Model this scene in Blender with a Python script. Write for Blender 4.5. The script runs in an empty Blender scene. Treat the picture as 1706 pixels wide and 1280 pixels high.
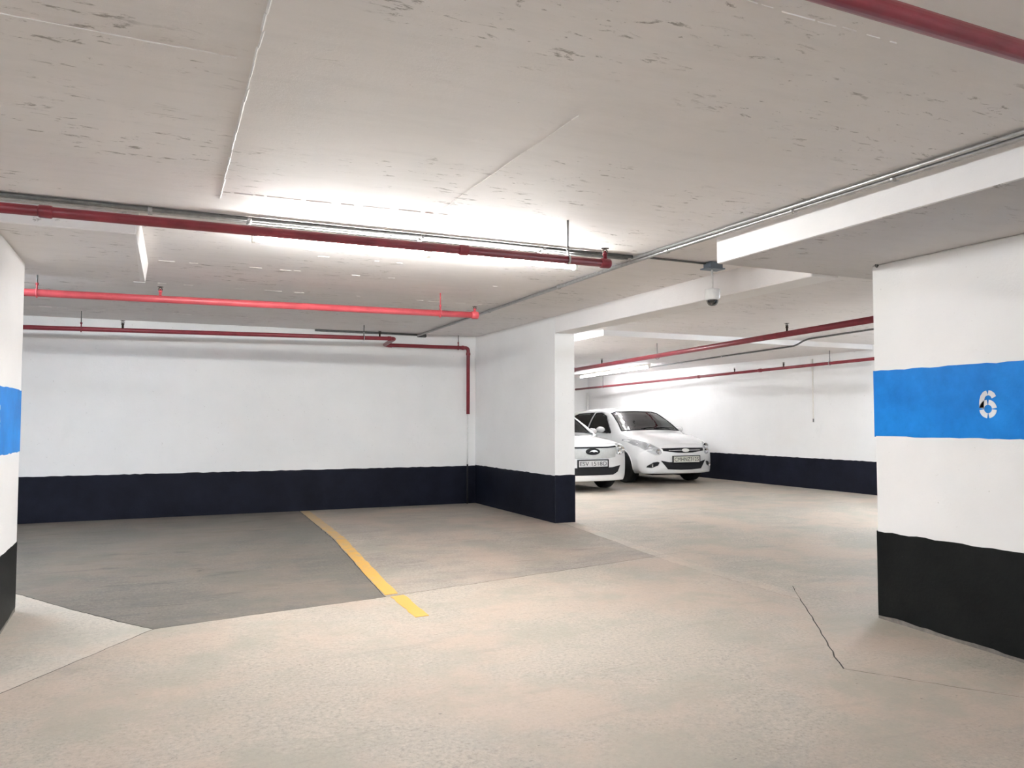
import bpy, bmesh, math, random
import numpy as np
from mathutils import Vector, Matrix, noise
from mathutils.bvhtree import BVHTree
from mathutils.geometry import delaunay_2d_cdt

random.seed(7)
C = bpy.context.scene.collection
SC = bpy.context.scene
PI = math.pi

# ---------------------------------------------------------------- camera, world, exposure
YAW, PITCH, FPX = math.radians(24.424), math.radians(2.696), 1308.1
cam = bpy.data.cameras.new('camera'); cam.sensor_fit = 'HORIZONTAL'; cam.sensor_width = 36.0
cam.lens = 36.0 * FPX / 1706.0; cam.clip_start = 0.05
co = bpy.data.objects.new('camera', cam); C.objects.link(co)
fw = Vector((math.sin(YAW)*math.cos(PITCH), math.cos(YAW)*math.cos(PITCH), math.sin(PITCH)))
rt = Vector((math.cos(YAW), -math.sin(YAW), 0)); up = rt.cross(fw)
mw = Matrix((rt, up, -fw)).transposed().to_4x4(); mw.translation = (0, 0, 1.2)
co.matrix_world = mw; SC.camera = co

W = bpy.data.worlds.new('garage_air'); SC.world = W; W.use_nodes = True
W.node_tree.nodes['Background'].inputs[0].default_value = (1, 1, 1, 1)
W.node_tree.nodes['Background'].inputs[1].default_value = 0.05
vs = SC.view_settings
vs.view_transform = 'Standard'; vs.look = 'None'; vs.gamma = 1.0; vs.use_curve_mapping = False
vs.exposure = 2.72
TUBE = 42.0          # emission of every fluorescent tube
SC.cycles.max_bounces = 10; SC.cycles.diffuse_bounces = 7

# ---------------------------------------------------------------- materials
MATS = {}
class NT:
    def __init__(s, name):
        s.m = bpy.data.materials.new(name); s.m.use_nodes = True
        s.t = s.m.node_tree; s.t.nodes.clear()
        s.out = s.n('ShaderNodeOutputMaterial')
        MATS[name] = s.m
    def n(s, k, **kw):
        o = s.t.nodes.new(k)
        for a, b in kw.items(): setattr(o, a, b)
        return o
    def l(s, a, b): s.t.links.new(a, b)
    def coord(s, scale=(1, 1, 1)):
        tc = s.n('ShaderNodeTexCoord'); mp = s.n('ShaderNodeMapping'); s.l(tc.outputs['Object'], mp.inputs[0])
        mp.inputs['Scale'].default_value = scale
        return mp.outputs[0]
    def noise(s, scale, detail=4, rough=.55, vec=(1, 1, 1), dist=0.0):
        o = s.n('ShaderNodeTexNoise'); o.inputs['Scale'].default_value = scale; o.inputs['Detail'].default_value = detail
        o.inputs['Roughness'].default_value = rough; o.inputs['Distortion'].default_value = dist
        s.l(s.coord(vec), o.inputs['Vector'])
        return o.outputs['Fac']
    def ramp(s, fac, stops):
        r = s.n('ShaderNodeValToRGB'); e = r.color_ramp.elements
        while len(e) < len(stops): e.new(.5)
        for k, (p, c) in enumerate(stops):
            e[k].position = p; e[k].color = c if len(c) == 4 else (*c, 1)
        s.l(fac, r.inputs[0]); return r.outputs[0]
    def mix(s, fac, a, b, mode='MIX'):
        x = s.n('ShaderNodeMix', data_type='RGBA', blend_type=mode)
        for v, i in ((fac, 0), (a, 6), (b, 7)):
            if hasattr(v, 'is_linked'): s.l(v, x.inputs[i])
            else: x.inputs[i].default_value = v if i == 0 else (*v, 1)
        return x.outputs[2]
    def math(s, op, a, b):
        x = s.n('ShaderNodeMath', operation=op)
        for v, i in ((a, 0), (b, 1)):
            if hasattr(v, 'is_linked'): s.l(v, x.inputs[i])
            else: x.inputs[i].default_value = v
        return x.outputs[0]
    def bsdf(s, col, rough=.6, metal=0.0, bump=None, bstr=.2, bdist=.01, coat=0.0, spec=.5):
        p = s.n('ShaderNodeBsdfPrincipled'); p.inputs['Specular IOR Level'].default_value = spec
        if hasattr(col, 'is_linked'): s.l(col, p.inputs['Base Color'])
        else: p.inputs['Base Color'].default_value = (*col, 1)
        if hasattr(rough, 'is_linked'): s.l(rough, p.inputs['Roughness'])
        else: p.inputs['Roughness'].default_value = rough
        p.inputs['Metallic'].default_value = metal
        p.inputs['Coat Weight'].default_value = coat
        if bump is not None:
            b = s.n('ShaderNodeBump'); b.inputs['Strength'].default_value = bstr; b.inputs['Distance'].default_value = bdist
            s.l(bump, b.inputs['Height']); s.l(b.outputs[0], p.inputs['Normal'])
        s.l(p.outputs[0], s.out.inputs[0]); return s.m

BW = lambda v: (v, v, v)
def plain(name, col, rough=.5, metal=0.0, coat=0.0, var=.06, scale=30):
    t = NT(name); f = t.noise(scale, 3)
    c = t.ramp(f, [(.3, tuple(max(0, x*(1-var)) for x in col)), (.7, tuple(x*(1+var) for x in col))])
    return t.bsdf(c, rough, metal, coat=coat)

def wall_paint(name, col, dirt=(.55, .53, .50), rough=.62, pits=.70):
    t = NT(name)
    big = t.noise(1.3, 4, .6); fine = t.noise(60, 5, .7); pit = t.noise(38, 3, .6)
    c = t.ramp(big, [(.3, tuple(x*.94 for x in col)), (.7, col)])
    stain = t.noise(2.2, 6, .75, vec=(1, 1, .55))
    c = t.mix(t.ramp(stain, [(.60, BW(0)), (.78, BW(.45))]), c, tuple(x*.86 for x in col))
    c = t.mix(t.ramp(pit, [(pits, BW(0)), (pits+.05, BW(.7))]), c, dirt)
    h = t.math('ADD', t.math('MULTIPLY', fine, .5), t.noise(9, 5, .6))
    return t.bsdf(c, rough, bump=h, bstr=.25, bdist=.012)

def band_paint(name, col, edge, scuff, rough=.5, th=.68):
    t = NT(name)
    big = t.noise(2.5, 5, .65); sc = t.noise(24, 4, .7, vec=(1, 1, 1.8))
    c = t.ramp(big, [(.3, tuple(x*.75 for x in col)), (.7, edge)])
    c = t.mix(t.ramp(sc, [(th, BW(0)), (th+.09, BW(.55))]), c, scuff)
    return t.bsdf(c, rough, bump=t.noise(45, 5, .7), bstr=.3, bdist=.006, spec=.12)

def concrete_floor(name, a, b, dark, streak=(1, 1, 1), stain=.5, lift=0.0):
    t = NT(name)
    big = t.noise(.55, 5, .62, dist=.6); mid = t.noise(3.2, 6, .7, vec=streak); fine = t.noise(48, 7, .82)
    c = t.ramp(big, [(.33, a), (.66, b)])
    c = t.mix(t.ramp(mid, [(.34, BW(stain)), (.56, BW(0))]), c, dark)
    st2 = t.noise(1.1, 7, .72, vec=streak, dist=.8)
    c = t.mix(t.ramp(st2, [(.56, BW(0)), (.72, BW(stain))]), c, tuple(x*.8 for x in dark))
    c = t.mix(t.ramp(fine, [(.34, BW(.75)), (.49, BW(0))]), c, tuple(x*.5 for x in a))
    c = t.mix(t.ramp(fine, [(.53, BW(0)), (.66, BW(.55))]), c, tuple(min(1, x*1.35) for x in b))
    pk = t.noise(.9, 4, .6, dist=.4); c = t.mix(t.ramp(pk, [(.45, BW(0)), (.60, BW(.6))]), c, (b[0]*1.04, b[1]*.92, b[2]*.88))
    gn = t.noise(1.7, 5, .65); c = t.mix(t.ramp(gn, [(.48, BW(0)), (.64, BW(.65))]), c, (a[0]*.84, a[1]*.90, a[2]*.88))
    spk = t.noise(16, 3, .8, vec=(1, 2, 1))
    c = t.mix(t.ramp(spk, [(.69, BW(0)), (.73, BW(.7))]), c, tuple(x*.35 for x in dark))
    sm = t.noise(2.6, 6, .7, vec=(.45, 2.4, 1), dist=.6); c = t.mix(t.ramp(sm, [(.58, BW(0)), (.70, BW(stain*.8))]), c, tuple(x*.75 for x in dark))
    r = t.ramp(mid, [(.3, BW(.5)), (.7, BW(.68))])
    h = t.math('ADD', fine, t.math('MULTIPLY', mid, .5))
    return t.bsdf(c, r, bump=h, bstr=.35, bdist=.008)

def ceiling_mat(name='painted_concrete_ceiling', g=1.0):
    t = NT(name)
    big = t.noise(.6, 5, .6); fine = t.noise(55, 6, .75); grain = t.noise(4, 5, .7, vec=(.5, 2.2, 1))
    c = t.ramp(big, [(.3, (.755, .725, .71)), (.7, (.825, .79, .775))])
    c = t.mix(t.ramp(grain, [(.32, BW(.30)), (.55, BW(0))]), c, (.66, .635, .615))
    c = t.mix(t.ramp(fine, [(.62, BW(0)), (.8, BW(.35))]), c, (.80, .77, .73))
    cl = t.noise(1.15, 3, .6); sp = t.noise(10, 7, .72, vec=(.7, 2.3, 1), dist=.5)
    m = t.math('MULTIPLY', t.ramp(cl, [(.47, BW(0)), (.58, BW(1))]), t.ramp(sp, [(.585, BW(0)), (.635, BW(.8))]))
    c = t.mix(m, c, (.26, .235, .21))
    sp2 = t.noise(14, 4, .7, vec=(1, 2.0, 1))
    c = t.mix(t.ramp(sp2, [(.70, BW(0)), (.73, BW(.6))]), c, (.26, .235, .21))
    h = t.math('ADD', t.math('MULTIPLY', fine, .6), grain)
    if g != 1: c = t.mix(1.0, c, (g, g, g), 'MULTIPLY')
    return t.bsdf(c, .7, bump=h, bstr=.25, bdist=.008)

WALL = wall_paint('white_wall_paint', (.90, .90, .89))
WALLC = wall_paint('white_column_paint', (.89, .88, .87), pits=.71)
BEAM = wall_paint('white_beam_paint', (.88, .86, .85), pits=.73)
NAVY = band_paint('navy_black_band', (.007, .008, .016), (.011, .013, .024), (.06, .065, .08), th=.72)
BLACK = band_paint('black_band', (.006, .007, .007), (.011, .012, .0115), (.035, .035, .032), th=.66)
BLUE = band_paint('blue_band', (.006, .215, .72), (.012, .27, .80), (.006, .14, .46), rough=.45, th=.64)
STEN = band_paint('stencil_white', (.80, .82, .86), (.84, .85, .88), (.60, .67, .80), th=.7)
CEIL = ceiling_mat(); CEIL_SHADED = ceiling_mat('shaded_concrete_ceiling', .72)  # same ceiling paint darkened: shade under the drop panel put into its colour
RIDGE = plain('ridge_paint', (.72, .69, .665), .7)
FL_AISLE = concrete_floor('aisle_concrete', (.40, .353, .298), (.465, .41, .345), (.315, .288, .25), (1, 1.3, 1), .35)
FL_BAYL = concrete_floor('stained_bay_concrete', (.165, .147, .128), (.215, .194, .166), (.085, .075, .071), (.55, 2.0, 1), .75)
FL_BAYR = concrete_floor('bay_concrete', (.34, .30, .258), (.42, .37, .315), (.175, .152, .138), (.6, 1.9, 1), .6)
FL_DIA = concrete_floor('pale_concrete', (.51, .475, .42), (.56, .52, .455), (.42, .39, .345), (1, 1, 1), .25)
FL_RIGHT = concrete_floor('garage_concrete', (.40, .36, .305), (.49, .44, .37), (.275, .25, .215), (.7, 1.6, 1), .6)
FL_STRIP = concrete_floor('strip_concrete', (.44, .395, .335), (.53, .475, .40), (.33, .295, .255), (1, 1, 1), .7)
BARE = plain('bare_concrete', (.20, .18, .16), .9, var=.25, scale=25)
FL_BASE = plain('joint_filler', (.03, .026, .022), .95)
YELLOW = None
def yellow_mat():
    t = NT('worn_yellow_paint')
    w = t.noise(9, 6, .8); b = t.noise(.9, 3, .6)
    c = t.ramp(b, [(.3, (.61, .345, .075)), (.7, (.68, .41, .10))])
    # wear grows towards the back of the bay, where cars turn in
    sx = t.n('ShaderNodeSeparateXYZ'); t.l(t.coord(), sx.inputs[0])
    far = t.math('MULTIPLY', t.math('SUBTRACT', sx.outputs['Y'], 6.0), .075)
    wear = t.math('ADD', w, far)
    c = t.mix(t.ramp(wear, [(.56, BW(0)), (.74, BW(.8))]), c, (.42, .33, .22))
    return t.bsdf(c, .65, bump=w, bstr=.2, bdist=.004)
YELLOW = yellow_mat()
RED = plain('red_pipe_paint', (.235, .022, .034), .38, coat=.15, var=.18, scale=9)
REDB = plain('bright_red_pipe_paint', (.52, .075, .09), .38, coat=.15, var=.12, scale=9)
STEEL = plain('galvanised_steel', (.42, .42, .42), .35, .85, var=.15)
STEELD = plain('dull_steel', (.16, .16, .155), .5, .6, var=.2)
BRASS = plain('dark_brass', (.07, .055, .045), .4, .7)
CREAM = plain('cream_enamel', (.80, .77, .70), .4)
PLASTIC = plain('white_plastic', (.80, .80, .78), .35)
BOXM = plain('blue_grey_box', (.16, .20, .25), .45, .4)
LENS = plain('black_dome_lens', (.008, .008, .008), .06, coat=.6)
CARW = plain('white_car_paint', (.84, .845, .84), .22, coat=.7, var=.01)
TYRE = plain('tyre_rubber', (.012, .012, .012), .8)
RIM = plain('silver_rim', (.55, .55, .55), .3, .8)
TRIM = plain('black_plastic_trim', (.006, .006, .008), .75)
CHROME = plain('chrome', (.75, .75, .76), .12, 1.0)
GREYP = plain('pale_grey_panel', (.50, .51, .50), .35, .2)
PLATEM = plain('plate_cream', (.66, .66, .58), .5)
PLATEW = plain('plate_grey', (.60, .60, .60), .5)
INK = plain('plate_ink', (.03, .03, .035), .6)
SEAT = plain('grey_seat_cloth', (.26, .28, .27), .9)
CABIN = plain('dark_cabin', (.09, .10, .10), .8)
def glass(name, tint, fac):
    t = NT(name)
    tr = t.n('ShaderNodeBsdfTransparent'); tr.inputs[0].default_value = (*tint, 1)
    gl = t.n('ShaderNodeBsdfGlossy'); gl.inputs['Roughness'].default_value = .03
    fr = t.n('ShaderNodeFresnel'); fr.inputs[0].default_value = 1.5
    mx = t.n('ShaderNodeMixShader'); t.l(t.math('ADD', fr.outputs[0], fac), mx.inputs[0])
    t.l(tr.outputs[0], mx.inputs[1]); t.l(gl.outputs[0], mx.inputs[2]); t.l(mx.outputs[0], t.out.inputs[0])
    return t.m
GLASS = glass('tinted_glass', (.76, .88, .82), .03)
LAMPS = plain('lamp_silver', (.62, .63, .64), .25, .4)
LAMPG = glass('clear_lamp_cover', (.9, .9, .92), .08)
def emit(name, col, s):
    t = NT(name); e = t.n('ShaderNodeEmission'); e.inputs[0].default_value = (*col, 1); e.inputs[1].default_value = s
    t.l(e.outputs[0], t.out.inputs[0]); return t.m
TUBEM = emit('fill_batten_tube', (.88, .98, 1.09), TUBE)  # tubes of the added fill battens
TUBEW = emit('warm_fluorescent_tube', (.96, .965, .955), TUBE*1.06)
TUBED = emit('weak_fluorescent_tube', (.96, .96, 1.0), TUBE*.24)
TUBEH = emit('dim_fill_batten_tube', (.94, .97, 1.02), TUBE*.75)  # weaker tubes for the added fill batten behind the middle wall

# ---------------------------------------------------------------- mesh helpers
def link(name, bm, mat, parent=None, smooth=False, kind=None):
    me = bpy.data.meshes.new(name); bm.normal_update(); bm.to_mesh(me); bm.free()
    if mat: me.materials.append(mat)
    if smooth:
        for p in me.polygons: p.use_smooth = True
    o = bpy.data.objects.new(name, me); C.objects.link(o)
    if parent is not None: o.parent = parent
    if kind: o['kind'] = kind
    return o
def obj(name, fn, mat, parent=None, smooth=False, kind=None):
    bm = bmesh.new(); fn(bm); return link(name, bm, mat, parent, smooth, kind)
def thing(name, label, cat, loc=(0, 0, 0), rz=0, group=None):
    o = bpy.data.objects.new(name, None); C.objects.link(o); o.empty_display_size = .1
    o.location = loc; o.rotation_euler = (0, 0, rz); o['label'] = label; o['category'] = cat
    if group: o['group'] = group
    return o
def dup(root, loc, rz=None, label=None, group=None):
    r = root.copy(); C.objects.link(r); r.location = loc
    if rz is not None: r.rotation_euler = (0, 0, rz)
    if label: r['label'] = label
    if group: r['group'] = group
    for ch in root.children:
        c = ch.copy(); C.objects.link(c); c.parent = r
        for g in ch.children:
            d = g.copy(); C.objects.link(d); d.parent = c
    return r
def box(bm, x0, x1, y0, y1, z0, z1, bev=0.0, seg=2):
    v = [bm.verts.new(p) for p in ((x0,y0,z0),(x1,y0,z0),(x1,y1,z0),(x0,y1,z0),(x0,y0,z1),(x1,y0,z1),(x1,y1,z1),(x0,y1,z1))]
    fs = [bm.faces.new([v[i] for i in q]) for q in ((3,2,1,0),(4,5,6,7),(0,1,5,4),(1,2,6,5),(2,3,7,6),(3,0,4,7))]
    if bev:
        es = list({e for f in fs for e in f.edges})
        bmesh.ops.bevel(bm, geom=es, offset=bev, segments=seg, affect='EDGES', profile=.6)
def frame(d):
    d = d.normalized(); a = Vector((0, 0, 1)) if abs(d.z) < .9 else Vector((1, 0, 0))
    u = d.cross(a).normalized(); return u, d.cross(u).normalized()
def sweep(bm, pts, r, seg=14, cap=True):
    pts = [Vector(p) for p in pts]; rings = []
    u = None
    for i, p in enumerate(pts):
        t = (pts[min(i+1, len(pts)-1)] - pts[max(i-1, 0)]).normalized()
        if u is None: u, v = frame(t)
        else:
            u = (u - t*u.dot(t)).normalized(); v = t.cross(u)
        rr = r[i] if isinstance(r, (list, tuple)) else r
        rings.append([bm.verts.new(p + rr*(math.cos(a)*u + math.sin(a)*v)) for a in (2*PI*k/seg for k in range(seg))])
    for a, b in zip(rings, rings[1:]):
        for k in range(seg):
            bm.faces.new((a[k], a[(k+1) % seg], b[(k+1) % seg], b[k]))
    if cap:
        bm.faces.new(rings[0][::-1]); bm.faces.new(rings[-1])
    bmesh.ops.recalc_face_normals(bm, faces=bm.faces[:])
def fillet(pts, r, n=6):
    pts = [Vector(p) for p in pts]; out = [pts[0]]
    for a, b, c in zip(pts, pts[1:], pts[2:]):
        d1 = (a-b); d2 = (c-b); q = min(r, d1.length*.49, d2.length*.49)
        p1 = b + d1.normalized()*q; p2 = b + d2.normalized()*q
        for k in range(n+1):
            t = k/n; out.append((1-t)**2*p1 + 2*t*(1-t)*b + t*t*p2)
    out.append(pts[-1]); return out
def lathe(bm, prof, seg=24, axis='z', at=(0, 0, 0)):
    at = Vector(at); rings = []
    for (r, h) in prof:
        ring = []
        for k in range(seg):
            a = 2*PI*k/seg; p = (r*math.cos(a), r*math.sin(a), h)
            if axis == 'x': p = (h, p[0], p[1])
            if axis == 'y': p = (p[1], h, p[0])
            ring.append(bm.verts.new(at + Vector(p)))
        rings.append(ring)
    for a, b in zip(rings, rings[1:]):
        for k in range(seg): bm.faces.new((a[k], a[(k+1) % seg], b[(k+1) % seg], b[k]))
    if prof[0][0] > 1e-4: bm.faces.new(rings[0][::-1])
    if prof[-1][0] > 1e-4: bm.faces.new(rings[-1])
    bmesh.ops.remove_doubles(bm, verts=bm.verts[:], dist=1e-5)
    bmesh.ops.recalc_face_normals(bm, faces=bm.faces[:])
def inpoly(x, y, P):
    c = False; n = len(P)
    for i in range(n):
        x1, y1 = P[i]; x2, y2 = P[i-1]
        if (y1 > y) != (y2 > y) and x < (x2-x1)*(y-y1)/(y2-y1)+x1: c = not c
    return c
def densify(P, step):
    out = []
    for i in range(len(P)):
        a = Vector(P[i]); b = Vector(P[(i+1) % len(P)]); n = max(1, int((b-a).length/step))
        out += [a + (b-a)*k/n for k in range(n)]
    return out
def cdt(P, step):
    B = densify(P, step); n = len(B)
    xs = [p.x for p in B]; ys = [p.y for p in B]; V = list(B)
    y = min(ys) + step*.5
    Q = [tuple(p) for p in B]
    while y < max(ys):
        x = min(xs) + step*.5
        while x < max(xs):
            if inpoly(x, y, Q) and min((Vector((x, y))-b).length for b in B) > step*.45: V.append(Vector((x, y)))
            x += step
        y += step
    r = delaunay_2d_cdt(V, [(i, (i+1) % n) for i in range(n)], [], 1, 1e-6)
    return r[0], r[2], n
def shrink(P, d):
    P = [Vector(p) for p in P]; n = len(P)
    area = sum(P[i].x*P[(i+1) % n].y - P[(i+1) % n].x*P[i].y for i in range(n))
    s = 1 if area > 0 else -1; out = []
    for i in range(n):
        a, b, c = P[i-1], P[i], P[(i+1) % n]
        n1 = Vector((-(b-a).y, (b-a).x)).normalized()*s; n2 = Vector((-(c-b).y, (c-b).x)).normalized()*s
        m = (n1+n2); k = m.length_squared
        out.append(b + (m*(2*d/k) if k > .2 else n1*d))
    return [tuple(p) for p in out]

# ---------------------------------------------------------------- floor
H, ZD, ZF = 2.445, 2.265, 2.367
XP, XP2, YB, YP, XR, YF = 4.303, 4.568, 10.775, 8.245, 10.64, 18.46
XC, XCL = 4.463, -.843
def fz(y):
    return float(np.interp(y, [-7, 0, 2.85, 3.86, 5.76, 6.3, 8.1, 30], [-.30, -.225, -.158, -.125, -.112, -.095, 0, 0]))
def slab(bm, P, d=.004, top=0.0, thick=.12, wob=0.0):
    P = shrink(P, d)
    if wob:
        Q = []
        for p in densify(P, .05):
            n1 = noise.noise((p.x*7, p.y*7, 3.1)); n2 = noise.noise((p.x*7, p.y*7, 9.7)); n3 = noise.noise((p.x*25, p.y*25, 1.7))
            inside = XP2-.3 < p.x and p.y > YP-.01 or p.y > YB-.02 or p.x < -8.9 or p.y < -6.9 or p.x > XR-.02 or (p.x > XP-.01 and p.y > YP-.02)
            k = 0 if inside else wob
            Q.append((p.x + k*(n1+.5*n3), p.y + k*(n2+.5*n3)))
        P = Q
    # cut at the floor's bends so that the slab follows the fall
    pb = bmesh.new(); f = pb.faces.new([pb.verts.new((x, y, 0)) for x, y in P])
    for yy in (0, 2.85, 3.86, 5.76, 6.3, 7.2, 8.1):
        bmesh.ops.bisect_plane(pb, geom=pb.verts[:]+pb.edges[:]+pb.faces[:], plane_co=(0, yy, 0), plane_no=(0, 1, 0))
    bmesh.ops.triangulate(pb, faces=pb.faces[:])
    r = bmesh.ops.extrude_face_region(pb, geom=pb.faces[:])
    topv = {g for g in r['geom'] if isinstance(g, bmesh.types.BMVert)}
    for v in pb.verts:
        z = fz(v.co.y); v.co.z = z + top if v in topv else z - thick
    bmesh.ops.recalc_face_normals(pb, faces=pb.faces[:])
    me = bpy.data.meshes.new('tmp'); pb.to_mesh(me); pb.free(); bm.from_mesh(me); bpy.data.meshes.remove(me)

def base(bm):
    for (x0, x1) in ((-9, XR),):
        ys = [-7, 0, 2.85, 3.86, 5.76, 6.3, 8.1, YF]
        for a, b in zip(ys, ys[1:]):
            bm.faces.new([bm.verts.new((x, y, fz(y)-.0012)) for x, y in ((x0, a), (x1, a), (x1, b), (x0, b))])
floor = obj('floor', base, FL_BASE, kind='structure')
LV = (.014, 5.512); RV = (3.433, 3.212)
J1 = [(.545, 5.616), (1.59, 5.79), (3.547, 6.165), (4.38, 6.33)]
dl = [LV, (-1.03, 7.0), (-2.07, 5.5), (-1.03, 4.02)]
dr = [RV, (4.66, 4.85), (5.9, 3.2), (4.66, 1.6)]
def xon(p, q, x): return (x, p[1] + (q[1]-p[1])*(x-p[0])/(q[0]-p[0]))
aU, aL = xon(RV, dr[1], 4.38), xon(RV, dr[3], 4.38)
bU, bL = xon(RV, dr[1], 4.54), xon(RV, dr[3], 4.54)
slabs = [
    ('aisle', [(-9, -7), (4.38, -7), aL, RV, aU, J1[3], J1[2], J1[1], J1[0], LV, dl[3], dl[2], (-9, 5.4)], FL_AISLE, .004),
    ('bay', [(-9, 5.4), dl[2], dl[1], LV, J1[0], J1[1], (1.775, YB), (-9, YB)], FL_BAYL, .004),
    ('bay2', [J1[1], J1[2], J1[3], (4.38, YP-.002), (XP, YP), (XP, YB), (1.775, YB)], FL_BAYR, .004),
    ('diaL', dl, FL_DIA, .004), ('diaR', dr, FL_AISLE, .004),
    ('strip', [aU, bU, (4.54, YP), (4.38, YP)], FL_STRIP, .0006),
    ('strip2', [(4.38, -7), (4.54, -7), bL, aL], FL_STRIP, .0006),
    ('right', [(4.54, -7), (XR, -7), (XR, YF), (XP2, YF), (XP2, YP), (4.54, YP), bU, dr[1], dr[2], dr[3], bL], FL_RIGHT, .002)]
for nm, P, m, g in slabs:
    obj('concrete_slab', lambda bm: slab(bm, P, g, wob=.011), m, floor)
# yellow bay line: one piece on the bay, one past the joint
def paint(bm, P, h=.0035):
    slab(bm, P, 0, h, .004)
def rag(L, R, n=40, j=.006):
    out = []
    for k in range(n+1):
        t = k/n; out.append((L[0][0]+(L[1][0]-L[0][0])*t + random.uniform(-j, j), L[0][1]+(L[1][1]-L[0][1])*t))
    for k in range(n, -1, -1):
        t = k/n; out.append((R[0][0]+(R[1][0]-R[0][0])*t + random.uniform(-j, j), R[0][1]+(R[1][1]-R[0][1])*t))
    return out
obj('bay_line', lambda bm: paint(bm, rag([(1.785, 10.70), (1.600, 5.83)], [(1.895, 10.70), (1.705, 5.85)])), YELLOW, floor)
obj('bay_line', lambda bm: paint(bm, rag([(1.628, 5.765), (1.615, 5.12)], [(1.735, 5.785), (1.708, 5.13)], 8)), YELLOW, floor)

# ---------------------------------------------------------------- ceiling
def ceil(bm):
    box(bm, -9.2, XR+.2, -7.2, 9.2, H, H+.2)
    box(bm, -9.2, 5.55, 9.2, YF+.2, H, H+.2)
ceiling = obj('ceiling', ceil, CEIL, kind='structure')
low = obj('ceiling_slab', lambda bm: box(bm, 5.55, XR+.2, 9.2, YF+.2, ZF, H+.2), CEIL, kind='structure')
# pale paint on the step where the slab gets deeper
def step_strips(bm):
    box(bm, 5.55, XR, 9.197, 9.201, ZF-.002, H-.001); box(bm, 5.547, 5.551, 9.2, 14, ZF-.002, H-.001)
obj('step_face', step_strips, BEAM, low)
def dashes(bm, pts, w, h, gap, jit=.004, keep=1.0):
    """a broken ridge left by the joints of the formwork"""
    (x0, y0), (x1, y1) = pts; L = math.hypot(x1-x0, y1-y0); dx, dy = (x1-x0)/L, (y1-y0)/L; s = 0
    while s < L:
        l = random.uniform(.03, .15) if gap else .12
        e = min(L, s+l)
        if random.random() < keep:
            a = random.uniform(-jit, jit); ww = w*random.uniform(.5, 1.1); P = []
            for t, o in ((s, a), (e, a*.5)):
                for k in (-1, 1):
                    P.append((x0+dx*t-dy*(o+k*ww/2), y0+dy*t+dx*(o+k*ww/2)))
            hh = h*random.uniform(.6, 1.1)
            v = [bm.verts.new((x, y, H+.002)) for x, y in P]
            m0 = bm.verts.new(((P[0][0]+P[1][0])/2, (P[0][1]+P[1][1])/2, H-hh)); m1 = bm.verts.new(((P[2][0]+P[3][0])/2, (P[2][1]+P[3][1])/2, H-hh))
            bm.faces.new((v[0], v[2], m1, m0)); bm.faces.new((v[3], v[1], m0, m1)); bm.faces.new((v[1], v[0], m0)); bm.faces.new((v[2], v[3], m1))
        s = e + (random.uniform(0, gap) if gap else 0)
    bmesh.ops.recalc_face_normals(bm, faces=bm.faces[:])
obj('form_ridge', lambda bm: dashes(bm, ((.25, -2.0), (.305, 4.62)), .015, .008, 0), RIDGE, ceiling)
obj('form_ridge', lambda bm: dashes(bm, ((-.55, 2.775), (.23, 2.79)), .006, .003, 0), RIDGE, ceiling)
obj('form_ridge', lambda bm: dashes(bm, ((.31, 4.49), (1.6, 4.43)), .007, .003, .06), CEIL, ceiling)
obj('form_ridge', lambda bm: dashes(bm, ((1.504, 4.43), (1.548, 2.75)), .006, .003, .02), CEIL, ceiling)
obj('form_ridge', lambda bm: dashes(bm, ((1.35, 1.78), (2.2, 1.78)), .006, .003, .05), RIDGE, ceiling)
def flakes(bm):
    for y, x0, x1, k in ((6.62, .0, 3.0, .5), (7.73, -.2, 3.2, .55), (8.8, -1.2, 3.3, .35), (9.86, -1.3, 3.6, .6), (5.95, .1, 2.6, .3), (6.15, 4.7, 7.0, .35)):
        dashes(bm, ((x0, y), (x1, y)), .013, .004, .16, .012, k*.8)
    for k in range(60):
        t = random.random(); x = 5.29+.14*t+random.gauss(0, .05); y = 8.63-.85*t+random.gauss(0, .05)
        dashes(bm, ((x, y), (x+random.uniform(.02, .06), y+random.uniform(-.02, .02))), .03, .006, 0)
obj('peeled_flakes', flakes, RIDGE, ceiling, kind='stuff')

def struct_box(name, x0, x1, y0, y1, z0, z1, mat, bev=.006, label=None):
    o = obj(name, lambda bm: box(bm, x0, x1, y0, y1, z0, z1, bev, 1), mat, kind='structure')
    if label: o['label'] = label
    return o
# drop panels round the column heads, and the beam over the drive
struct_box('ceiling_drop_panel', -2.0, -.126, 5.09, 6.82, 2.30, H+.01, CEIL)
dpl = bpy.data.objects['ceiling_drop_panel']
def flare(bm):
    v = [bm.verts.new(p) for p in ((-.125, 5.092, 2.3005), (-.093, 6.818, 2.3005), (-.073, 6.818, H+.002), (-.110, 5.092, H+.002), (-.2, 5.092, 2.3005), (-.2, 6.818, 2.3005), (-.2, 6.818, H+.002), (-.2, 5.092, H+.002))]
    for q in ((0, 1, 2, 3), (4, 7, 6, 5), (0, 3, 7, 4), (1, 5, 6, 2), (0, 4, 5, 1)): bm.faces.new([v[k] for k in q])
    bmesh.ops.recalc_face_normals(bm, faces=bm.faces[:])
obj('side_face', flare, BEAM, dpl)
dpr = struct_box('ceiling_drop_panel', 3.452, 5.9, .6, 4.235, ZD, H+.01, CEIL_SHADED)
obj('side_face', lambda bm: box(bm, 3.450, 3.4535, .6, 4.232, ZD+.004, H), BEAM, dpr)
beam = struct_box('beam', XP, XP2, 4.235, YP, 2.245, H+.01, BEAM)

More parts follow.
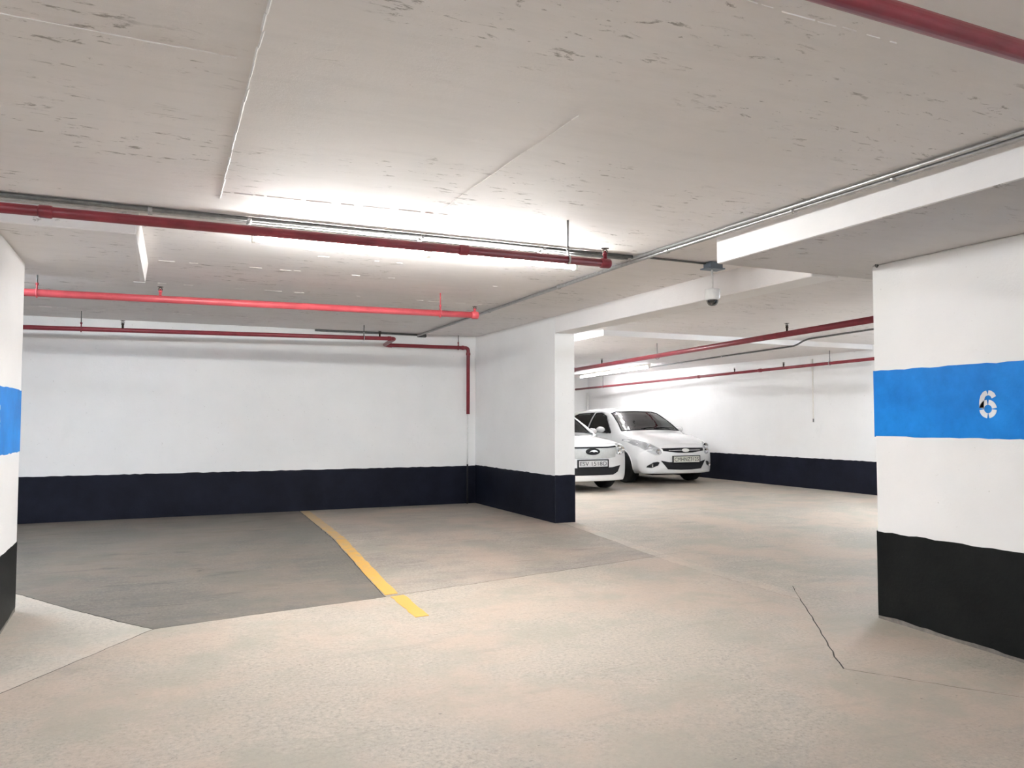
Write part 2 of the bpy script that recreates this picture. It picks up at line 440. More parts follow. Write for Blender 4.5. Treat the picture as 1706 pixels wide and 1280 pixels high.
# ---------------------------------------------------------------- walls
def band(bm, a, b, side, z0, z1, t=.0022, follow=False, lift=-.02, top=None):
    """painted band: a thin skin on a wall from (x,y) a to b, its edges a little ragged"""
    a = Vector(a); b = Vector(b); n = max(2, int((b-a).length/.06)); nr = Vector(side)
    lo, hi = [], []
    for k in range(n+1):
        p = a + (b-a)*k/n + nr*t
        j = random.uniform(-.004, .004)
        zl = z0 + (random.uniform(-.004, .004) if not follow else fz(p.y)+lift+(random.uniform(-.006, .008) if lift > 0 else 0))
        lo.append(bm.verts.new((p.x, p.y, zl))); hi.append(bm.verts.new((p.x, p.y, (z1 if top is None else fz(p.y)+top)+j)))
    lo2 = [bm.verts.new(v.co - Vector((nr.x, nr.y, 0))*(t+.004)) for v in lo]; hi2 = [bm.verts.new(v.co - Vector((nr.x, nr.y, 0))*(t+.004)) for v in hi]
    for k in range(n):
        bm.faces.new((lo[k], lo[k+1], hi[k+1], hi[k])); bm.faces.new((hi[k], hi[k+1], hi2[k+1], hi2[k])); bm.faces.new((lo[k+1], lo[k], lo2[k], lo2[k+1]))
    bmesh.ops.recalc_face_normals(bm, faces=bm.faces[:])
wb = struct_box('wall_back', -9, XP, YB, YB+.2, -.05, H, WALL)
obj('dark_band', lambda bm: band(bm, (-9, YB), (XP-.001, YB), (0, -1), 0, .545, follow=True), NAVY, wb)
wm = struct_box('wall_middle', XP, XP2, YP, YF, -.05, H+.005, WALL)
def mid_band(bm):
    band(bm, (XP, YB), (XP, YP-.001), (-1, 0), 0, .555, follow=True)
    band(bm, (XP-.002, YP), (XP2+.002, YP), (0, -1), 0, .56, follow=True); band(bm, (XP2, YP-.001), (XP2, YF), (1, 0), 0, .56, follow=True)
obj('dark_band', mid_band, NAVY, wm)
wr = struct_box('wall_right', XR, XR+.2, -7, YF+.2, -.4, H, WALL)
obj('dark_band', lambda bm: band(bm, (XR, 18.4), (XR, -7), (-1, 0), 0, .54, follow=True), NAVY, wr)
wf = struct_box('wall_far', XP2, XR, YF, YF+.2, -.05, H, WALL)
obj('dark_band', lambda bm: band(bm, (XP2, YF), (XR, YF), (0, -1), 0, .54, follow=True), NAVY, wf)
wl = struct_box('wall_left', -9.2, -9, -7, YB, -.4, H, WALL)
obj('dark_band', lambda bm: band(bm, (-9, -7), (-9, YB), (1, 0), 0, .5, follow=True), NAVY, wl)
wn = struct_box('wall_near', -9, XR, -7.2, -7, -.4, H, WALL)
obj('dark_band', lambda bm: band(bm, (-9, -7), (XR, -7), (0, 1), 0, .5, follow=True), NAVY, wn)

# columns with their painted bands and stencilled numbers
def ribbon(bm, pts, w, tf):
    """flat stroke in glyph space"""
    n = len(pts); L, R = [], []
    for i, p in enumerate(pts):
        a = pts[max(0, i-1)]; b = pts[min(n-1, i+1)]; t = Vector((b[0]-a[0], b[1]-a[1])).normalized(); nx, ny = -t.y, t.x
        L.append(bm.verts.new(tf(p[0]+nx*w/2, p[1]+ny*w/2))); R.append(bm.verts.new(tf(p[0]-nx*w/2, p[1]-ny*w/2)))
    for i in range(n-1): bm.faces.new((L[i], L[i+1], R[i+1], R[i]))
def arc(cx, cz, rx, rz, a0, a1, n=10):
    return [(cx+rx*math.cos(math.radians(a0+(a1-a0)*k/n)), cz+rz*math.sin(math.radians(a0+(a1-a0)*k/n))) for k in range(n+1)]
def six(bm, tf):
    w = .18
    for a in (0, 90, 180, 270): ribbon(bm, arc(.325, .33, .235, .24, a+6, a+84), w, tf)
    ribbon(bm, [(.09, .37), (.088, .5), (.10, .64), (.14, .78), (.21, .87), (.305, .905)], w, tf)
    ribbon(bm, [(.345, .91), (.42, .895), (.50, .84), (.55, .74)], w, tf)
def five(bm, tf):
    w = .18
    ribbon(bm, [(.06, .91), (.30, .91)], w, tf); ribbon(bm, [(.34, .91), (.60, .91)], w, tf)
    ribbon(bm, [(.10, .78), (.10, .54)], w, tf)
    ribbon(bm, arc(.33, .33, .235, .24, 150, 96), w, tf); ribbon(bm, arc(.33, .33, .235, .24, 84, 6), w, tf)
    ribbon(bm, arc(.33, .33, .235, .24, -6, -84), w, tf); ribbon(bm, arc(.33, .33, .235, .24, -96, -150), w, tf)
def column(x0, x1, y0, y1, zb0, zb1, zd, faceN, label):
    c = struct_box('column', x0, x1, y0, y1, -.4, (ZD if x0 > 0 else 2.30)+.003, WALLC, .012, label)
    for nm, a, b, m in (('dark_band', None, zd, BLACK), ('blue_band', zb0, zb1, BLUE)):
        def f(bm):
            for p, q, s in (((x0, y1), (x0, y0), (-1, 0)), ((x0, y0), (x1, y0), (0, -1)), ((x1, y0), (x1, y1), (1, 0)), ((x1, y1), (x0, y1), (0, 1))):
                band(bm, p, q, s, 0 if a is None else a, b, follow=a is None, lift=.024)
        obj(nm, f, m, c)
    def skirt(bm):
        for p, q, s in (((x0, y1), (x0, y0), (-1, 0)), ((x0, y0), (x1, y0), (0, -1)), ((x1, y0), (x1, y1), (1, 0)), ((x1, y1), (x0, y1), (0, 1))):
            band(bm, p, q, s, 0, 0, .0012, follow=True, top=.045)
    obj('bare_base', skirt, BARE, c)
    return c
cr = column(XC, XC+.42, 2.25, 3.855, 1.095, 1.54, .456, -1, 'white column with blue band, black base and white number 6')
obj('stencil_number', lambda bm: six(bm, lambda u, v: Vector((XC-.0042, 3.102-u*.165, 1.216+v*.165))), STEN, cr)
cl = column(XCL-.42, XCL, 4.72, 6.32, .992, 1.41, .375, 1, 'white column with blue band at the left edge of the photo')
obj('stencil_number', lambda bm: five(bm, lambda u, v: Vector((XCL+.0042, 5.41+u*.165, 1.13+v*.165))), STEN, cl)
def ring(bm, c, R, r, ax=(0, 1, 0), n=16):
    c = Vector(c); u, v = frame(Vector(ax))
    P = [c + R*(math.cos(2*PI*k/n)*u + math.sin(2*PI*k/n)*v) for k in range(n+1)]
    sweep(bm, P, r, 6, False)
obj('anchor_ring', lambda bm: (ring(bm, (XC-.012, 3.80, ZD-.008), .011, .004), sweep(bm, [(XC+.004, 3.80, ZD-.008), (XC-.006, 3.80, ZD-.008)], .006, 8)), STEELD, cr, True)

# ---------------------------------------------------------------- fluorescent lights
def batten(name, a, b, n, label, group=None, drop=0.0, zc=H, tube=None):
    """surface-mounted batten running from a to b with n tubes end to end"""
    a = Vector(a); b = Vector(b); L = (b-a).length; ang = math.atan2(b.y-a.y, b.x-a.x)
    t = thing(name, label, 'light', (a.x, a.y, zc), ang, group)
    obj('housing', lambda bm: box(bm, 0, L, -.035, .035, -.042-drop, -.001 if not drop else -drop, .006), CREAM, t)
    if drop:
        for x in (.25, L-.25): obj('suspension_rod', lambda bm: sweep(bm, [(x, 0, 0), (x, 0, -drop-.005)], .005, 8), STEEL, t)
    l = L/n; z = -.042-drop-.030
    for k in range(n):
        tb = obj('tube', lambda bm: sweep(bm, [(k*l+.035, 0, z), ((k+1)*l-.035, 0, z)], .019, 10), tube or TUBEM, t, True)
    for k in range(n+1):
        x = min(max(k*l, .012), L-.012)
        obj('lamp_holder', lambda bm: box(bm, x-.014 if 0 < k < n else x-.012, x+.014 if 0 < k < n else x+.012, -.022, .022, z-.026, -.036-drop, .004), CREAM, t)
    return t
batten('fluorescent_light', (.535, 5.16), (2.86, 5.12), 2, 'twin-tube fluorescent batten glowing on the ceiling behind the thickest long red pipe', tube=TUBEW, drop=.018)
batten('fluorescent_light', (9.13, 13.35), (9.70, 17.2), 3, 'fluorescent batten glowing over the two parked white cars', zc=ZF, tube=TUBED)
G = 'added fill lights out of view'  # made-up battens, added out of view to brighten walls, floor and ceiling
LB = 'added fill-light batten on the garage ceiling outside the view'
for a, b in (((.2, -3.4), (2.64, -3.4)), ((-6.3, 4.6), (-3.9, 4.6)), ((-5.5, -1.4), (-3.1, -1.4)), ((-1.9, 5.6), (-1.9, 8.0)),
             ((9.6, 5.1), (9.6, 7.5)), ((5.0, 9.7), (5.0, 12.1)), ((8.4, -5), (8.4, -2.6))):
    batten('fluorescent_light', a, b, 2, LB, G, tube=TUBEH if a[1] > 9 else TUBEM)

# ---------------------------------------------------------------- sprinkler pipes
def tee_collar(bm, p, d, r, l=.05):
    d = Vector(d).normalized(); p = Vector(p); sweep(bm, [p-d*l, p-d*l*.8, p+d*l*.8, p+d*l], [r*1.05, r*1.22, r*1.22, r*1.05], 14)
def sprinkler(parent, p, r, mat, up=.075):
    """upright head on a short riser"""
    x, y, z = p
    h = obj('sprinkler_head', lambda bm: lathe(bm, [(.012, 0), (.012, up*.45), (.016, up*.45), (.016, up*.62), (.009, up*.64), (.007, up*.8)], 10, at=(x, y, z+r*.8)), mat, parent, True)
    def fr(bm):
        for s in (-1, 1): sweep(bm, [(x+s*.013, y, z+r*.8+up*.58), (x+s*.016, y, z+r*.8+up*.8), (x, y, z+r*.8+up*.99)], .0035, 6)
        lathe(bm, [(.0, up*.97), (.024, up*.985), (.026, up*1.02), (.0, up*1.03)], 12, at=(x, y, z+r*.8))
    obj('deflector', fr, BRASS, h, True)
def hanger(parent, p, r, zt, rodm=STEELD, ringm=STEEL, d=(1, 0, 0)):
    x, y, z = p
    h = obj('hanger_rod', lambda bm: sweep(bm, [(x, y, zt), (x, y, z+r+.03)], .006, 8), rodm, parent, True)
    u = Vector((-d[1], d[0], 0))
    def cl(bm):
        P = []
        for k in range(17):
            a = PI/2 + .25 + (2*PI-.5)*k/16
            P.append(Vector((x, y, z)) + u*(math.cos(a)*(r+.004)) + Vector((0, 0, math.sin(a)*(r+.004))))
        top = Vector((x, y, z+r+.045))
        P = [top] + P + [top]
        sweep(bm, P, .0065, 6, False); lathe(bm, [(.012, 0), (.012, .018)], 8, at=(x, y, z+r+.034))
    obj('clevis', cl, ringm, h, True)
def pipe(label, pts, r, mat, name='sprinkler_pipe', cat='pipe', bend=.06):
    o = thing(name, label, cat, pts[0])
    sh = [Vector(p)-Vector(pts[0]) for p in pts]
    P = fillet(sh, bend) if len(sh) > 2 else sh
    obj('pipe_run', lambda bm: sweep(bm, P, r, 18), mat, o, True)
    return o
class Rel:
    """places fittings given in garage coordinates on a pipe whose origin is its first point"""
    def __init__(s, o): s.o = o; s.b = Vector(o.location)
    def sprinkler(s, p, r, mat, up=.075): sprinkler(s.o, Vector(p)-s.b, r, mat, up)
    def hanger(s, p, r, zt, **k): hanger(s.o, Vector(p)-s.b, r, zt-s.b.z, **k)
    def collar(s, p, d, r, mat, l=.05, name='coupling'): obj(name, lambda bm: tee_collar(bm, Vector(p)-s.b, d, r, l), mat, s.o, True)

def lerp(a, b, t): return tuple(a[i]+(b[i]-a[i])*t for i in range(3))
# the long pipe in front of the light
a, b = (-5.5, 4.33, 2.19), (2.575, 4.245, 2.197)
p1 = Rel(pipe('thickest long red sprinkler pipe, running just below the bright ceiling light', [a, b], .0255, RED))
p1.collar((2.575, 4.245, 2.197), (1, 0, 0), .0255, RED, .035, 'end_cap'); p1.collar(lerp(a, b, .882), (1, 0, 0), .0255, RED, .03); p1.collar(lerp(a, b, .62), (1, 0, 0), .0255, RED, .03)
p1.sprinkler((2.575, 4.245, 2.197), .03, RED, .07); p1.hanger((2.31, 4.248, 2.197), .0255, H); p1.hanger((-1.9, 4.29, 2.19), .0255, H)
# second pipe, bright red, over the parking bays
a, b = (-4.5, 7.62, 2.246), (2.86, 7.19, 2.246)
p2 = Rel(pipe('bright red sprinkler pipe with a free end, hung over the middle of the bays', [a, b], .031, REDB))
p2.collar(b, (1, 0, 0), .031, REDB, .035, 'end_cap'); p2.sprinkler(b, .03, REDB, .06)
p2.hanger((2.508, 7.212, 2.246), .031, H, rodm=REDB, ringm=REDB); p2.hanger((-.90, 7.41, 2.246), .031, H, ringm=REDB); p2.sprinkler((.02, 7.356, 2.246), .031, REDB, .08)
# third pipe, along the back wall with a kink and a drop
p3 = Rel(pipe('thin red sprinkler pipe along the back wall, kinked and dropping beside the corner', [(-4.5, 10.05, 2.19), (2.86, 10.05, 2.285), (2.90, 10.70, 2.262), (4.155, 10.70, 2.268), (4.155, 10.70, 1.30)], .026, RED, bend=.045))
p3.collar((2.79, 10.05, 2.284), (1, 0, 0), .026, RED, .025); p3.collar((2.98, 10.70, 2.262), (1, 0, 0), .026, RED, .03); p3.collar((4.07, 10.70, 2.267), (1, 0, 0), .026, RED, .02); p3.collar((4.155, 10.70, 2.18), (0, 0, 1), .026, RED, .02)
p3.hanger((-.78, 10.05, 2.236), .026, H, ringm=RED); p3.hanger((2.45, 10.05, 2.28), .026, H); p3.hanger((4.00, 10.70, 2.267), .026, H, ringm=RED)
p3.sprinkler((-.36, 10.05, 2.243), .026, BRASS, .09); p3.sprinkler((2.66, 10.05, 2.283), .026, BRASS, .07)
obj('lower_drop', lambda bm: sweep(bm, [Vector((4.155, 10.72, 1.32))-p3.b, Vector((4.155, 10.72, .56))-p3.b], .011, 10), PLASTIC, p3.o, True)['label'] = 'thin white lower drop'
obj('base_drop', lambda bm: sweep(bm, [Vector((4.155, 10.72, .57))-p3.b, Vector((4.155, 10.72, 0.0))-p3.b], .012, 10), TRIM, p3.o, True)['label'] = 'thin drop painted black'
# pipe at the top corner of the picture
p4 = Rel(pipe('dark red sprinkler pipe crossing the ceiling nearest the viewer', [(-5.5, 1.325, 2.2), (3.40, 1.325, 2.2)], .0275, RED))
p4.hanger((-.6, 1.325, 2.2), .0275, H)
# pipes over the far drive
a, b = (7.22, 13.05, 2.168), (6.02, 4.4, 2.155)
p5 = Rel(pipe('red sprinkler pipe crossing over the far drive towards the parked cars', [a, b], .033, RED))
p5.collar(a, (-.15, -1, 0), .034, RED, .04, 'end_cap')
p5.hanger((6.83, 9.78, 2.162), .033, ZF, d=(.13, .99)); p5.sprinkler((7.05, 11.75, 2.166), .033, BRASS, .085); p5.sprinkler((6.33, 6.6, 2.158), .033, BRASS, .09)
a, b = (10.17, 18.3, 2.037), (10.17, 7.2, 2.19)
p6 = Rel(pipe('red sprinkler pipe along the upper part of the far white wall', [a, b], .026, RED))
for y, k in ((16.9, 0), (12.0, 1), (11.3, 0), (9.65, 0), (10.7, 1), (13.1, 0)):
    z = np.interp(y, [7.2, 18.3], [2.19, 2.037])
    if k: p6.sprinkler((10.17, y, z), .026, BRASS, .08)
    elif y in (11.3, 13.1): p6.collar((10.17, y, z), (0, 1, 0), .028, RED, .04)
    else: p6.hanger((10.17, y, z), .026, ZF, d=(0, 1))

# ---------------------------------------------------------------- conduits
def conduit(label, pts, r, mat, bend=.05):
    return Rel(pipe(label, pts, r, mat, 'conduit', 'conduit', bend))
def strap(c, p, d, r):
    d = Vector(d).normalized(); q = Vector(p)-c.b
    obj('strap', lambda bm: sweep(bm, [q-d*.012, q+d*.012], r*1.35, 12), STEEL, c.o, True)
c1 = conduit('grey ceiling conduit beside the thickest red pipe, the one further from it', [(-5.5, 5.00, H-.018), (3.24, 4.95, H-.014)], .0125, STEELD)
c2 = conduit('grey ceiling conduit beside the thickest red pipe, the one closer to the light', [(-5.5, 5.06, H-.018), (3.24, 5.02, H-.014)], .0125, STEEL)
for x in (-.05, .5, 1.6, 2.5):
    strap(c1, (x, 5.00-.0057*(x+5.5), H-.018), (1, 0, 0), .0125); strap(c2, (x, 5.06-.0046*(x+5.5), H-.018), (1, 0, 0), .0125)
c3 = conduit('shiny steel conduit running the length of the ceiling to the back wall', [(3.40, -4, H-.024), (3.375, 2.15, H-.024), (3.31, 5.1, H-.024), (3.40, 10.73, H-.024)], .016, STEEL)
c4 = conduit('slimmer steel conduit close beside the shiny ceiling conduit', [(3.36, -4, H-.018), (3.33, 2.15, H-.018), (3.262, 5.0, H-.018)], .011, STEEL)
for y in (3.42, 2.75, 4.62, 6.3, 8.0): strap(c3, (np.interp(y, [2.15, 5.1, 10.73], [3.375, 3.31, 3.40]), y, H-.024), (0, 1, 0), .016)
c3.collar((3.318, 4.62, H-.024), (0, 1, 0), .016, STEEL, .03)
c5 = conduit('thin conduit on the ceiling feeding the box of the dome camera', [(3.30, 4.93, H-.012), (3.90, 4.93, H-.012)], .008, STEELD)
c6 = conduit('dark conduit in the joint of back wall and ceiling behind the kinked pipe', [(1.95, 10.745, H-.016), (3.385, 10.745, H-.016)], .014, STEELD)
obj('junction_box', lambda bm: box(bm, 1.45, 1.57, -.03, .03, -.03, .014, .004), STEELD, c6.o)
c7 = conduit('grey conduit crossing the far ceiling step to the light over the cars', [(9.66, 14.1, ZF-.014), (9.21, 11.2, ZF-.014), (8.95, 9.17, ZF-.014), (8.87, 8.86, H-.02), (8.72, 7.3, H-.014), (8.3, 4.4, H-.014)], .013, STEELD, .12)
for p in ((9.21, 11.2, ZF-.014), (9.45, 12.7, ZF-.014)): strap(c7, p, (-.2, -1, 0), .013)
c8 = conduit('thin grey conduit ending halfway down the far white wall', [(XR-.012, 10.48, 2.3), (XR-.012, 10.48, 1.215)], .009, CREAM)
obj('end_fitting', lambda bm: lathe(bm, [(.012, -.04), (.012, .02)], 10, at=Vector((XR-.012, 10.48, 1.22))-c8.b), STEELD, c8.o)
c9 = conduit('white vertical pipe in the far corner behind the parked cars', [(XR-.05, 18.38, 1.95), (XR-.05, 18.38, 0)], .035, PLASTIC)

# ---------------------------------------------------------------- dome camera
sc = thing('security_camera', 'white dome security camera hanging on a pole from the ceiling', 'camera', (3.96, 4.92, H))
obj('junction_box', lambda bm: box(bm, -.05, .07, -.045, .045, -.05, -.001, .006), BOXM, sc)
obj('mounting_plate', lambda bm: box(bm, -.075, .085, -.055, .055, -.058, -.048, .003), BOXM, sc)
obj('pole', lambda bm: sweep(bm, [(0, 0, -.05), (0, 0, -.215)], .0085, 12), PLASTIC, sc, True)
obj('housing', lambda bm: lathe(bm, [(0, -.208), (.030, -.209), (.055, -.214), (.058, -.222), (.058, -.285), (.054, -.292), (.046, -.296), (0, -.296)], 28, at=(0, 0, 0)), PLASTIC, sc, True)
obj('clear_dome', lambda bm: lathe(bm, [(.047, -.294), (.046, -.306), (.041, -.322), (.030, -.336), (.015, -.343), (0, -.345)], 28), LAMPG, sc, True)
lens = obj('lens_dome', lambda bm: lathe(bm, [(.036, -.294), (.036, -.303), (.033, -.316), (.024, -.328), (.012, -.334), (0, -.336)], 28), LENS, sc, True)
obj('trim_ring', lambda bm: ring(bm, (0, 0, -.2955), .046, .004, (0, 0, 1), 28), PLASTIC, lens, True)

# ---------------------------------------------------------------- cars
def pchip(x, xs, ys):
    xs = np.asarray(xs, float); ys = np.asarray(ys, float); h = np.diff(xs); d = np.diff(ys)/h; m = np.zeros_like(ys)
    for i in range(1, len(xs)-1):
        if d[i-1]*d[i] > 0:
            w1 = 2*h[i]+h[i-1]; w2 = h[i]+2*h[i-1]; m[i] = (w1+w2)/(w1/d[i-1]+w2/d[i])
    m[0], m[-1] = d[0], d[-1]
    x = np.clip(x, xs[0], xs[-1]); k = np.clip(np.searchsorted(xs, x)-1, 0, len(h)-1); t = (x-xs[k])/h[k]
    return (2*t**3-3*t**2+1)*ys[k]+(t**3-2*t**2+t)*h[k]*m[k]+(-2*t**3+3*t**2)*ys[k+1]+(t**3-t**2)*h[k]*m[k+1]
def poly_interp(P, n):
    """smooth curve through P, n samples, spaced by length"""
    P = np.array(P, float); s = np.r_[0, np.cumsum(np.linalg.norm(np.diff(P, axis=0), axis=1))]
    return s, P
class Car:
    def __init__(s, p, name, label, loc, rz):
        s.p = p; s.t = thing(name, label, 'car', loc, rz, None); s.build()
    def wid(s, y):
        p = s.p; L = p['L']
        w = p['W']
        if y > L-.9: w *= 1-.10*((y-(L-.9))/.9)**2.2
        return w
    def ring(s, y, n):
        p = s.p; w = s.wid(y); zt = float(pchip(y, *p['top'])); zb = float(pchip(y, *p['belt'])); xe = float(pchip(y, *p['edge_x'])); dz = float(pchip(y, *p['edge_d']))
        ze = zt-dz; zb = min(zb, ze-.02); sill = float(pchip(y, *p['sill']))
        K = [(w*.90, sill), (w*.972, sill+.07), (w*.995, sill+.20), (w, .52), (w*.992, min(.70, zb-.08)), (w*.965, zb), (xe, ze), (xe*.72, zt-dz*.42), (xe*.38, zt-dz*.10), (0, zt)]
        K = np.array(K); K[3, 1] = min(.52, (K[2, 1]+K[4, 1])/2)
        u = np.array([0, .06, .16, .28, .40, .50, .70, .82, .91, 1.0]); t = np.linspace(0, 1, n)
        return np.c_[pchip(t, u, K[:, 0]), pchip(t, u, K[:, 1])]
    def build(s):
        p = s.p; L = p['L']; n = 46
        ys = np.r_[np.linspace(0, .4, 22), np.linspace(.42, L-.3, 120), np.linspace(L-.28, L, 14)]
        V = []; rings = []
        def bulge(x): return p['bulge']*(abs(x)/p['W'])**2.8
        def add(y, R, yo=0.0, decay=1.0):
            row = []
            full = [(x, z) for x, z in R] + [(-x, z) for x, z in R[-2::-1]]
            xb, zb_ = R[0]; full += [(-xb + 2*xb*k/14, zb_) for k in range(1, 14)]
            for x, z in full:
                f = max(0.0, 1-y/1.0)
                yy = y + yo + bulge(x)*f*f*1.0
                row.append(len(V)); V.append((x, yy, z))
            rings.append(row)
        zc = p['zc']; R0 = s.ring(0, n)
        for th in np.linspace(PI/2, 0, 16)[:-1]:
            e = 2/p.get('nose_e', 2.6); sc_ = max(.02, math.cos(th)**e); b = p['nose']*math.sin(th)**e
            R = np.c_[R0[:, 0]*sc_, zc+(R0[:, 1]-zc)*sc_]; add(0, R, -b)
        for y in ys: add(y, s.ring(y, n))
        R1 = s.ring(L, n)
        for th in np.linspace(0, PI/2, 10)[1:]:
            sc_ = max(.02, math.cos(th)**.7); R = np.c_[R1[:, 0]*sc_, .7+(R1[:, 1]-.7)*sc_]
            add(L, R, .07*math.sin(th)**.7)
        F = []
        for a, b in zip(rings, rings[1:]):
            for k in range(len(a)): q = (k+1) % len(a); F.append((a[k], a[q], b[q], b[k]))
        s.bvh = BVHTree.FromPolygons([Vector(v) for v in V], F)
        # holes: wheels and windows
        holes_s = p['side_glass']; keep = []
        for f in F:
            c = np.mean([V[i] for i in f], axis=0)
            if abs(c[0]) > .45 and any((c[1]-wy)**2+(c[2]-p['wr'])**2 < (p['wr']+.045)**2 for wy in p['axles']): continue
            if abs(c[0]) > .3 and c[2] > .7 and any(inpoly(c[1], c[2], q) for q in holes_s) and c[1] > .8: continue
            if inpoly(c[0], c[2], p['screen']) and .5 < c[1] < 2.2 and c[2] > .8: continue
            if inpoly(c[0], c[2], p['rear']) and c[1] > L-1.2 and c[2] > .8: continue
            keep.append(f)
        bm = bmesh.new(); vv = [bm.verts.new(v) for v in V]
        for f in keep: bm.faces.new([vv[i] for i in f])
        bmesh.ops.remove_doubles(bm, verts=bm.verts[:], dist=1e-5)
        bmesh.ops.delete(bm, geom=[v for v in bm.verts if not v.link_faces], context='VERTS')
        bmesh.ops.recalc_face_normals(bm, faces=bm.faces[:])
        s.body = link('body', bm, CARW, s.t, True)
        s.body['label'] = 'white painted body shell'
        md = s.body.modifiers.new('thickness', 'SOLIDIFY'); md.thickness = .012; md.offset = -1
        s.screens()
        s.wheels()
        s.inside()
    def patch(s, name, poly, mode, mat, off=.004, thick=.012, step=.03, parent=None, smooth=True, side=1):
        """a piece laid on the body: poly in front view (x,z), side view (y,z) or plan (x,y)"""
        V, F, nb = cdt(poly, step)
        d = {'front': Vector((0, 1, 0)), 'rear': Vector((0, -1, 0)), 'side': Vector((-side, 0, 0)), 'top': Vector((0, 0, -1)), 'corner': Vector((-side*.62, .78, 0)).normalized()}[mode]
        top = []
        for v in V:
            if mode == 'front': o = Vector((v.x, -3, v.y))
            elif mode == 'rear': o = Vector((v.x, 9, v.y))
            elif mode == 'side': o = Vector((side*4, v.x, v.y))
            elif mode == 'top': o = Vector((v.x, v.y, 5))
            h = s.bvh.ray_cast(o, d)
            if h[0] is None:
                h = s.bvh.find_nearest(o + d*3.1)
            nn = h[1] if h[1].dot(d) < 0 else -h[1]
            top.append(h[0] + (nn - d)*.5*off)
        def f(bm):
            a = [bm.verts.new(q) for q in top]; b = [bm.verts.new(q + d*thick) for q in top]
            for t in F:
                bm.faces.new([a[i] for i in t]); bm.faces.new([b[i] for i in t[::-1]])
            for i in range(nb):
                j = (i+1) % nb
                try: bm.faces.new((a[i], a[j], b[j], b[i]))
                except ValueError: pass
            bmesh.ops.recalc_face_normals(bm, faces=bm.faces[:])
        return obj(name, f, mat, parent or s.t, False)
    def edge(s, name, poly, mode, mat, r, parent=None, side=1, step=.04):
        P = []
        for v in densify(poly, step):
            if mode == 'front': o, d = Vector((v.x, -3, v.y)), Vector((0, 1, 0))
            elif mode == 'rear': o, d = Vector((v.x, 9, v.y)), Vector((0, -1, 0))
            else: o, d = Vector((side*4, v.x, v.y)), Vector((-side, 0, 0))
            h = s.bvh.ray_cast(o, d)
            P.append((h[0] if h[0] is not None else s.bvh.find_nearest(o+d*3.1)[0]) - d*.003)
        P.append(P[0]); P.append(P[1])
        return obj(name, lambda bm: sweep(bm, P, r, 8, False), mat, parent or s.t, True)
    def screens(s):
        p = s.p
        w = s.patch('windscreen', p['screen'], 'front', GLASS, .003, .005, .06); s.edge('seal', p['screen'], 'front', TRIM, .012, w)
        w = s.patch('rear_window', p['rear'], 'rear', GLASS, .003, .005, .08); s.edge('seal', p['rear'], 'rear', TRIM, .012, w)
        for sd in (-1, 1):
            for q in p['side_glass']:
                w = s.patch('side_window', q, 'side', GLASS, .003, .005, .08, side=sd); s.edge('seal', q, 'side', TRIM, .012, w, sd)
            for q in p['doors']:
                dr_ = s.patch('door', q, 'side', CARW, .004, .004, .09, side=sd)
                yq = max(v[0] for v in q)-.13
                h = s.bvh.ray_cast(Vector((sd*4, yq, .80)), Vector((-sd, 0, 0)))[0]
                obj('handle', lambda bm: box(bm, h.x-.01*sd if sd > 0 else h.x-.035, h.x+.035 if sd > 0 else h.x+.01, yq-.09, yq+.06, .785, .815, .006), CARW, dr_)
            my, mz = p['mirror']
            h = s.bvh.ray_cast(Vector((sd*4, my+.03, mz-.03)), Vector((-sd, 0, 0)))[0]
            def mir(bm):
                lathe(bm, [(0, -.05), (.045, -.045), (.07, -.01), (.075, .03), (.072, .05), (0, .05)], 16, 'y', (0, 0, 0))
                for v in bm.verts: v.co.x *= 1.25; v.co.z *= .8; v.co += Vector((h.x+sd*.15, my, mz+.04))
            m = obj('side_mirror', mir, CARW, s.t, True)
            obj('mirror_glass', lambda bm: (lathe(bm, [(0, .0), (.064, .0), (.064, .004), (0, .004)], 16, 'y', (h.x+sd*.15, my+.05, mz+.04))), CHROME, m)
            obj('mirror_arm', lambda bm: sweep(bm, [(h.x-sd*.01, my+.02, mz-.02), (h.x+sd*.10, my, mz+.02)], .022, 8), TRIM, m, True)
